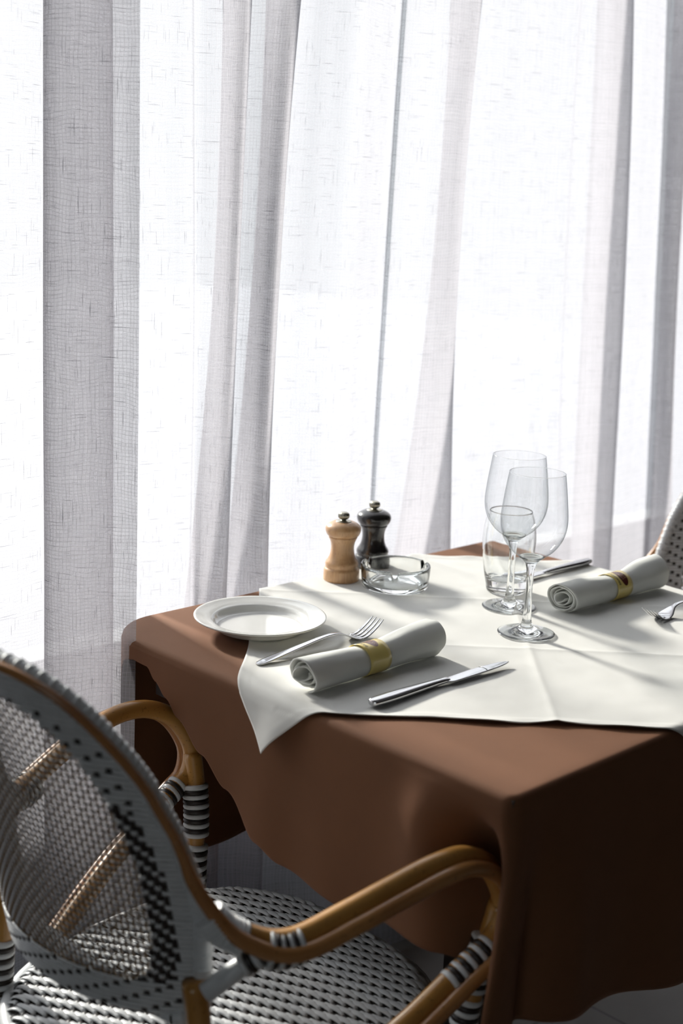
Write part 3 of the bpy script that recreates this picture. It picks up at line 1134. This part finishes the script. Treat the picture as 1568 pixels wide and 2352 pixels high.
def napkin(x, y, label, L, rad, seed, band_at, band_rot, rz=0.0, swell=0.0, turns=3.3):
    root = empty('rolled_napkin', (x, y, ZC), rz)
    tag(root, label, 'napkin', 'napkins rolled in yellow paper bands')
    rnd = random.Random(seed)
    ph = [rnd.uniform(0, 6.28) for _ in range(8)]
    ph[6] = -pi / 2 - .3 - turns * 2 * pi
    NT_, NL = int(turns * 44), 60
    V, UVS, faces = [], [], []
    t0 = turns * 2 * pi

    def env(s):       # outer radius along the roll
        d = abs(s - band_at) / L
        e = rad * (.90 + .16 * smooth01(d * 2.6)) + swell * smooth01((s / L - .6) * 3)
        return e
    for j in range(NT_ + 1):
        th = t0 * j / NT_
        fr_ = j / NT_
        for i in range(NL + 1):
            s = L * i / NL
            # each turn ends at its own length, so the ends look ragged
            endl = .005 * sin(th * .9 + ph[0]) + .004 * sin(th * .37 + ph[1]) - .004
            s2 = s + (endl * (1 - smooth01(i / 9)) if i < 9 else 0) + (.004 * sin(th * .7 + ph[2]) * smooth01((i - NL + 9) / 9) if i > NL - 9 else 0)
            re_ = env(s)
            loose = 1 - .5 * smooth01(min(s, L - s) / .04)
            r = re_ * (.20 + .80 * fr_ ** .85)
            r *= 1 + loose * (.055 * sin(3 * th + ph[3] + s * 14) + .035 * sin(5 * th + ph[4]) + .02 * sin(8 * th + ph[5])) * (1 - .75 * fr_ ** 3)
            r += .0011 * noise.noise(Vector((cos(th) * 1.5, sin(th) * 1.5, s * 26 + seed))) * (1 if fr_ > .7 else .5) * 1.4
            cy_ = r * cos(th + ph[6]) * 1.05
            cz = r * sin(th + ph[6]) * .95
            cz_abs = cz + rad * .93 + (env(s) - rad) * .9
            if cz_abs < .0008:
                cz_abs = .0008 + (fr_ * .0012)
            V.append((s2, cy_, cz_abs))
            UVS.append((s, th * re_ * .6))
    for j in range(NT_):
        for i in range(NL):
            q = j * (NL + 1) + i
            faces.append([q, q + 1, q + NL + 2, q + NL + 1])
    me = mesh('cloth_roll', V, faces, UVS)
    o = add_obj('cloth_roll', me, M['napkin'], root)
    sl = o.modifiers.new('thick', 'SOLIDIFY')
    sl.thickness = .0016
    sl.offset = 0
    # paper band
    bw = .0350
    n = 72

    def band_pt(a, s, extra=0):
        """a: angle about the roll, s: along the roll"""
        rr = env(s) * 1.015 + .0010 + extra
        return Vector((s, rr * cos(a) * 1.05, max(.0004, rr * sin(a) * .95 + rad * .93 + (env(s) - rad) * .9)))
    V, faces = [], []
    for i in range(n):
        for k in range(7):
            V.append(band_pt(2 * pi * i / n, band_at - bw / 2 + bw * k / 6))
    for i in range(n):
        for k in range(6):
            i2 = (i + 1) % n
            faces.append([i * 7 + k, i * 7 + k + 1, i2 * 7 + k + 1, i2 * 7 + k])
    bd = add_obj('paper_band', mesh('paper_band', V, faces), M['yellow_paper'], root)
    bd['label'] = 'gold yellow paper band'
    so = bd.modifiers.new('thick', 'SOLIDIFY')
    so.thickness = .0003

    # oval print and lettering wrapped on the band; x across the band, y around it
    def wrap(vv, s0, a0, sx=1.0, extra=.0004):
        rr = rad * .95
        return [band_pt(a0 + v[1] / rr, s0 + v[0] * sx, extra) for v in vv]
    ov_v, ov_f = [(0, 0)], []
    ring, seg = 5, 40
    for k in range(1, ring + 1):
        for i in range(seg):
            a_ = 2 * pi * i / seg
            ov_v.append((.0078 * k / ring * cos(a_), .0160 * k / ring * sin(a_)))
    for i in range(seg):
        ov_f.append([0, 1 + i, 1 + (i + 1) % seg])
    for k in range(ring - 1):
        for i in range(seg):
            i2 = (i + 1) % seg
            ov_f.append([1 + k * seg + i, 1 + (k + 1) * seg + i, 1 + (k + 1) * seg + i2, 1 + k * seg + i2])
    add_obj('oval_print', mesh('oval_print', wrap(ov_v, band_at + .0030, band_rot), ov_f), M['maroon'], bd)

    def put_text(txt, size, ds, mat, nm, da=0.0):
        vv, ff = text_mesh(txt, size)
        # letters run around the band, tops towards the open end
        w2 = [(-v[1], -v[0]) for v in vv]
        add_obj(nm, mesh(nm, wrap(w2, band_at + ds, band_rot + da, 1, .0008), ff), mat, bd, smooth=False)
    put_text('BRASSERIE', .0058, -.0108, M['ink'], 'lettering')
    put_text('CAFE', .0048, .0002, M['gold_ink'], 'oval_lettering', .06)
    put_text('LIT', .0062, .0060, M['gold_ink'], 'oval_lettering', .06)
    return root


napkin(1.0500, 1.0940, 'white napkin rolled in a yellow paper band, between the near fork and knife', .2120, .0205, 3, .1010, radians(72), radians(1.0), .002)
napkin(1.5420, 1.1050, 'rolled white napkin with printed yellow band at the far place setting, near the right edge', .2160, .0208, 11, .1130, radians(118), radians(-1.0), .004, turns=4.2)


# ------------------------------------------------------------------ woven bistro armchairs
OX, OY = .9, 1.05          # the near chair's place on the floor; the builder works around it
RB = .21                   # radius of the barrel-shaped backrest
OUT = [(.553, .150), (.556, .163), (.562, .172), (.572, .177), (.596, .181), (.657, .190), (.684, .190), (.706, .187), (.729, .183), (.749, .179), (.773, .171),
       (.794, .164), (.816, .153), (.839, .138), (.860, .121), (.874, .104), (.885, .085), (.892, .064), (.8955, .040), (.897, .0)]
INN = [(.590, .110), (.594, .126), (.602, .134), (.625, .139), (.657, .144), (.706, .142), (.749, .134), (.773, .126), (.794, .117), (.816, .104), (.834, .088), (.847, .070),
       (.856, .050), (.861, .028), (.862, .0)]


def back_pt(a, z, h=0.0):
    """point on the backrest; a: arc distance from the middle, positive towards the room; h: out of the rear face"""
    ph = a / RB
    n = Vector((-cos(ph), -sin(ph), -.12)).normalized()
    p = Vector((.67 - (.07 / .32) * (z - .58) + RB * (1 - cos(ph)), 1.05 - RB * sin(ph), z))
    return p + n * h - Vector((OX, OY, 0))


def back_frame(a, z):
    ph = a / RB
    n = Vector((-cos(ph), -sin(ph), -.12)).normalized()
    ta = Vector((sin(ph), -cos(ph), 0))
    tz = n.cross(ta).normalized()
    if tz.z < 0:
        tz = -tz
    return n, ta, tz


def z_range(tab, a):
    """lower and upper z where the outline reaches arc distance |a|"""
    a = abs(a)
    k = max(range(len(tab)), key=lambda i: tab[i][1])
    if a >= tab[k][1]:
        return None
    lo = tab[0][0]
    for (z0, a0), (z1, a1) in zip(tab[:k], tab[1:k + 1]):
        if a0 <= a <= a1:
            lo = z0 + (z1 - z0) * (a - a0) / max(a1 - a0, 1e-9)
    hi = tab[-1][0]
    for (z0, a0), (z1, a1) in zip(tab[k:], tab[k + 1:]):
        if a1 <= a <= a0:
            hi = z0 + (z1 - z0) * (a0 - a) / max(a0 - a1, 1e-9)
    return lo, hi


def inn_at(z):
    if z <= INN[0][0] or z >= INN[-1][0]:
        return 0.0
    return interp(INN, z)


PW, PZ = .0058, .0050      # spacing of the border's black and white strands


def weft_over(a, z, i, j):
    """True where the white strand shows"""
    aa = abs(a)
    ai = inn_at(z)
    if .575 < z < .77 and aa > .09 and ai > 0:
        if aa > ai + .027 - (z - .6) * .05:
            return True
        return (i + j) % 3 == 0
    if z > .77 and aa > ai + .030:
        return True
    return (i - 2 * j) % 7 != 0


def front_over(i, j):
    """black squares on the side towards the sitter"""
    return not (i % 2 == 0 and (j + i // 2 * 2) % 3 == 0)


def strand(mb, fpt, ffr, t0, t1, step, hfun, w, th, along, n=6):
    k = max(2, int(abs(t1 - t0) / step))
    P, Nn, S = [], [], []
    for q in range(k + 1):
        t = t0 + (t1 - t0) * q / k
        a, z = fpt(t)
        nrm, ta, tz = ffr(a, z)
        P.append(back_pt(a, z, hfun(t)))
        Nn.append(nrm)
        S.append(tz if along == 'a' else ta)
    mb.ribbon(P, Nn, S, w, th, n)


def build_backrest(root):
    white, black, grey, beige = MB(), MB(), MB(), MB()
    H = .0013
    nj = int((.890 - .558) / PZ)
    for j in range(nj + 1):
        z = .558 + j * PZ
        ao = interp(OUT, z)
        ai = inn_at(z)
        segs = [(-ao, ao)] if ai < .012 else [(-ao, -ai), (ai, ao)]

        def hf(a, z=z, j=j):
            i = a / PW
            i0 = floor(i)
            f_ = i - i0
            v0 = H if weft_over(i0 * PW, z, i0, j) else -H
            v1 = H if weft_over((i0 + 1) * PW, z, i0 + 1, j) else -H
            f_ = smooth01((f_ - .2) / .6)
            return v0 + (v1 - v0) * f_
        for s0, s1 in segs:
            strand(white, lambda t, z=z: (t, z), back_frame, s0, s1, PW / 4, hf, .0024, .0011, 'a')

        def hg(a, j=j):
            i = a / PW
            i0 = floor(i)
            f_ = smooth01((i - i0 - .2) / .6)
            v0 = H if front_over(i0, j) else -H
            v1 = H if front_over(i0 + 1, j) else -H
            return -.0042 - (v0 + (v1 - v0) * f_)
        for s0, s1 in segs:
            strand(white, lambda t, z=z: (t, z), back_frame, s0, s1, PW / 3, hg, .0025, .0011, 'a')
    ni = int(.19 / PW)
    for i in range(-ni, ni + 1):
        a = i * PW
        ro_ = z_range(OUT, a)
        if not ro_:
            continue
        ri = z_range(INN, a)
        segs = [(ro_[0], ro_[1])] if not ri else [(ro_[0], ri[0]), (ri[1], ro_[1])]

        def hf(z, a=a, i=i):
            j = (z - .558) / PZ
            j0 = floor(j)
            f_ = j - j0
            v0 = -H if weft_over(a, .558 + j0 * PZ, i, j0) else H
            v1 = -H if weft_over(a, .558 + (j0 + 1) * PZ, i, j0 + 1) else H
            f_ = smooth01((f_ - .3) / .4)
            return v0 + (v1 - v0) * f_
        for s0, s1 in segs:
            if s1 - s0 > .004:
                strand(black, lambda t, a=a: (a, t), back_frame, s0, s1, PZ / 4, hf, .0027, .0010, 'z')

        def hg(z, i=i):
            j = (z - .558) / PZ
            j0 = floor(j)
            f_ = smooth01((j - j0 - .3) / .4)
            v0 = -H if front_over(i, j0) else H
            v1 = -H if front_over(i, j0 + 1) else H
            return -.0042 - (v0 + (v1 - v0) * f_)
        for s0, s1 in segs:
            if s1 - s0 > .004:
                strand(black, lambda t, a=a: (a, t), back_frame, s0, s1, PZ / 3, hg, .0027, .0010, 'z')
    # open mesh in the middle
    PA, PP = .0058, .0125
    ni = int(.144 / PA)
    for i in range(-ni, ni + 1):
        a = i * PA
        r_ = z_range(INN, a)
        if not r_:
            continue
        sg = 1 if i % 2 else -1

        def fp(t, a=a, sg=sg):
            return a + sg * .00105 * cos(2 * pi * t / PP), t

        def hf(t, sg=sg):
            return .0009 * sg * cos(2 * pi * t / PP + .8)
        strand(beige, fp, back_frame, r_[0] - .006, r_[1] + .006, PP / 8, hf, .0015, .0009, 'z', 5)
    zj = .590
    j = 0
    while zj < .862:
        ai = inn_at(zj)
        if ai > .01:
            def hf(t, j=j):
                return .0011 * (1 if j % 2 else -1) * cos(pi * t / PA)
            strand(grey, lambda t, z=zj: (t, z), back_frame, -ai - .005, ai + .005, PA / 4, hf, .0012, .0008, 'a', 5)
        zj += PP / 2
        j += 1
    f = empty('backrest', (0, 0, 0))
    f.parent = root
    w = white.build('woven_border', M['strand_white'], f)
    w['label'] = 'white woven strands of the border'
    b = black.build('border_strand', M['strand_black'], f)
    b['label'] = 'black strands of the border'
    g = grey.build('mesh_strand', M['strand_grey'], f)
    g['label'] = 'grey crosswise strands of the open mesh'
    e = beige.build('mesh_strand', M['strand_beige'], f)
    e['label'] = 'beige upright strands of the open mesh'
    # wrapped frame tube and the thin cane lying on it
    loop = []
    right = [(a, z) for z, a in OUT]
    full = [(a, z) for a, z in right] + [(-a, z) for a, z in right[::-1][1:]]
    cp = [back_pt(a, z, -.001) for a, z in full]
    path = catmull(cp, 4, closed=True)
    MB().tube(path + [path[0]], .0085, 12, cap=False).build('wrapped_frame', M['strand_white'], f)
    wr = MB()
    acc_ = 0
    for i in range(1, len(path)):
        acc_ += (path[i] - path[i - 1]).length
        if acc_ > .0062:
            acc_ = 0
            d = (path[i] - path[i - 1]).normalized()
            wr.tube([path[i] - d * .0026, path[i] - d * .0016, path[i], path[i] + d * .0016, path[i] + d * .0026], .009, 12,
                    radii=[.0085, .0092, .0095, .0092, .0085])
    tag(wr.build('frame_winding', M['strand_white'], f), kind='stuff')
    cane = []
    for a, z in full:
        if z < .690:
            continue
        s_ = 1 if a > 0 else -1
        cane.append(back_pt(a + s_ * .002, z + (.002 if z > .87 else 0), .0098))
    return f, cane


def rings(root, path, r, stripes, name='binding', first=0, squash=1.0, plain_white=False):
    """black and white cane winding around a piece of the frame"""
    P = [Vector(p) for p in path]
    L = [0]
    for a, b in zip(P, P[1:]):
        L.append(L[-1] + (b - a).length)

    def at(s):
        for i in range(1, len(P)):
            if s <= L[i] or i == len(P) - 1:
                t = (s - L[i - 1]) / max(L[i] - L[i - 1], 1e-9)
                return P[i - 1].lerp(P[i], t)
    w_, b_ = MB(), MB()
    n = stripes
    st = L[-1] / n
    for k in range(n):
        s0, s1 = k * st, (k + 1) * st
        pts = [at(s0 + (s1 - s0) * q) for q in (0, .15, .35, .65, .85, 1)]
        rr = [r - .0006, r + .0009, r + .0014, r + .0014, r + .0009, r - .0006]
        (w_ if (k + first) % 2 == 0 or plain_white else b_).tube(pts, r, 18, radii=rr, flat=squash, up=(0, 0, 1) if abs((pts[-1] - pts[0]).normalized().z) < .8 else (1, 0, 0))
    o = w_.build(name, M['strand_white'], root)
    o['label'] = 'white cane winding'
    if b_.v:
        o = b_.build(name, M['strand_black'], root)
        o['label'] = 'black cane winding'


def seat_z(X, Y):
    """woven seat: slightly domed, edges rolled over"""
    x, y = (X - .895) / .218, (Y - 1.05) / (.205 + .012 * (X - .895) / .218)
    rho = (abs(x) ** 2.7 + abs(y) ** 2.7) ** (1 / 2.7)
    z = .452 + .010 * (1 - min(rho, 1) ** 2)
    if rho > .90:
        z -= .022 * ((rho - .90) / .10) ** 2
    return z, rho


def build_seat(root):
    s = empty('seat', (0, 0, 0))
    s.parent = root
    white, black = MB(), MB()
    WP, BP, H = .0064, .0056, .0014
    off = Vector((-OX, -OY, 0))
    nx = int(.218 / WP)
    ny = int(.216 / BP)

    def over(i, j):
        return (j + 2 * i) % 6 != 0
    for i in range(-nx, nx + 1):
        X = .895 + i * WP
        P, N_, S = [], [], []
        k = ny * 2 * 4
        for q in range(k + 1):
            Y = 1.05 - ny * BP + 2 * ny * BP * q / k
            z, rho = seat_z(X, Y)
            if rho > 1:
                continue
            jj = (Y - 1.05) / BP
            j0 = floor(jj)
            f_ = smooth01((jj - j0 - .1) / .8)
            v0 = H if over(i, j0) else -H * 1.2
            v1 = H if over(i, j0 + 1) else -H * 1.2
            h = v0 + (v1 - v0) * f_
            ph = 2 * pi * (jj + 2 * i) / 6
            P.append(Vector((X + .0012 * sin(ph), Y, z + h - .0008 * cos(ph))) + off)
            N_.append(Vector((0, 0, 1)))
            S.append(Vector((1 - .24 * cos(ph), 0, 0)))
        if len(P) > 3:
            white.ribbon(P, N_, S, .0034, .0014, 8)
    for j in range(-ny, ny + 1):
        Y = 1.05 + j * BP
        P, N_, S = [], [], []
        k = nx * 2 * 3
        for q in range(k + 1):
            X = .895 - nx * WP + 2 * nx * WP * q / k
            z, rho = seat_z(X, Y)
            if rho > 1:
                continue
            ii = (X - .895) / WP
            i0 = floor(ii)
            f_ = smooth01((ii - i0 - .2) / .6)
            v0 = -H * 1.5 if over(i0, j) else 0
            v1 = -H * 1.5 if over(i0 + 1, j) else 0
            P.append(Vector((X, Y, z + v0 + (v1 - v0) * f_)) + off)
            N_.append(Vector((0, 0, 1)))
            S.append(Vector((0, 1, 0)))
        if len(P) > 3:
            black.ribbon(P, N_, S, .0029, .0009, 6)
    o = white.build('seat_weave', M['strand_white'], s)
    o['label'] = 'white strands of the woven seat'
    o = black.build('seat_strand', M['strand_black'], s)
    o['label'] = 'black strands of the woven seat'
    ring = []
    for q in range(72):
        a = 2 * pi * q / 72
        c, d = cos(a), sin(a)
        k_ = 1 / (abs(c) ** 2.7 + abs(d) ** 2.7) ** (1 / 2.7)
        X = .895 + .212 * c * k_
        Y = 1.05 + (.205 + .012 * c * k_) * d * k_ * .985
        ring.append(Vector((X, Y, .425)) + off)
    MB().tube(ring + [ring[0]], .011, 12, cap=False).build('seat_rail', M['rattan'], s)
    ring2 = [p + Vector((0, 0, .013)) for p in ring]
    MB().tube(ring2 + [ring2[0]], .0085, 12, cap=False).build('seat_edging', M['strand_white'], s)
    return s


ARM = [(.738, .876, .668), (.751, .862, .654), (.774, .845, .642), (.797, .833, .641), (.846, .818, .655), (.892, .807, .668), (.946, .80, .677), (.984, .80, .673), (1.022, .80, .653),
       (1.047, .80, .620), (1.054, .80, .597), (1.048, .80, .573), (1.030, .80, .560), (1.002, .805, .545), (.97, .81, .526), (.933, .815, .507), (.85, .838, .462), (.80, .858, .437)]


def make_chair():
    root = empty('bistro_armchair', (OX, OY, 0))
    back, cane = build_backrest(root)
    build_seat(root)
    off = Vector((-OX, -OY, 0))
    for sgn in (1, -1):
        def mir(p, sgn=sgn):
            q = Vector(p) + off
            q.y *= sgn
            return q
        arm = empty('armrest', (0, 0, 0))
        arm.parent = root
        thick = catmull([mir(p) for p in ARM], 8)
        MB().tube(thick, .0112, 14).build('main_cane', M['rattan'], arm)
        thin = [mir((x, y - .0165, z - .0055)) for x, y, z in ARM]
        # the thin cane runs on from the backrest edge
        cane_s = [p for p in cane if p.y * sgn < 0]
        ends = cane[:3][::-1] if sgn > 0 else cane[-3:]
        tp = catmull(ends + thin, 8)
        MB().tube(tp, .0078, 12, radii=[.0043 + .0037 * smooth01(k / 34) for k in range(len(tp))]).build('thin_cane', M['rattan_red'], arm)
        rings(arm, catmull([mir(p) for p in ((.732, .876, .670), (.742, .868, .656), (.757, .857, .645))], 4), .0150, 9, plain_white=True)
        rings(arm, catmull([mir(p) for p in ((.772, .843, .635), (.786, .836, .6325), (.803, .829, .635))], 4), .0165, 7)
        # brace from the backrest up to the arm
        MB().tube([mir((.728, .872, .596)), mir((.750, .857, .617)), mir((.772, .842, .634))], .0095, 12).build('brace', M['strand_white'], arm)
        rings(arm, [mir((.754, .855, .620)), mir((.776, .840, .637))], .0108, 5)
        # joint of loop and front leg
        rings(arm, catmull([mir(p) for p in ((1.036, .7985, .5615), (1.010, .802, .5470), (.985, .806, .5335))], 5), .0128, 9)
        leg = catmull([mir(p) for p in ((1.053, .803, .600), (1.052, .812, .560), (1.045, .822, .50), (1.040, .828, .45), (1.046, .826, .25), (1.056, .820, .004))], 6)
        MB().tube(leg, .0115, 14).build('leg', M['rattan'], root)
        rings(arm, catmull([mir(p) for p in ((1.050, .813, .562), (1.047, .820, .528), (1.044, .824, .498))], 4), .0150, 11)
        rings(arm, catmull([mir(p) for p in ((1.043, .826, .488), (1.040, .828, .462), (1.040, .828, .430))], 4), .0140, 9)
        rear = catmull([mir(p) for p in ((.728, .888, .600), (.733, .886, .552), (.728, .884, .44), (.712, .880, .22), (.690, .874, .004))], 6)
        MB().tube(rear, .0115, 14).build('leg', M['rattan'], root)
        rings(arm, catmull([mir(p) for p in ((.730, .885, .500), (.728, .884, .455), (.727, .884, .405))], 4), .0135, 15)
    MB().tube(catmull(cane, 6), .0042, 10).build('edge_cane', M['rattan_red'], root)
    st = MB()
    st.tube(catmull([Vector((.14, -.222, .22)), Vector((0, -.13, .20)), Vector((-.18, -.17, .22))], 8), .007, 10)
    st.build('stretcher', M['rattan'], root)
    st = MB()
    st.tube(catmull([Vector((.14, .222, .22)), Vector((0, .13, .20)), Vector((-.18, .17, .22))], 8), .007, 10)
    st.build('stretcher', M['rattan'], root)
    return root


ch = make_chair()
tag(ch, 'rattan armchair with black and white woven seat and back, in the foreground at lower left', 'chair', 'woven bistro armchairs')
bpy.context.view_layer.update()
ch2 = copy_tree(ch)
tag(ch2, 'woven bistro chair beyond the table, only its back edge in view at the right', 'chair')
ch2.location = (2.85 - OX, 1.145, 0)
ch2.rotation_euler = (0, 0, pi + radians(3))
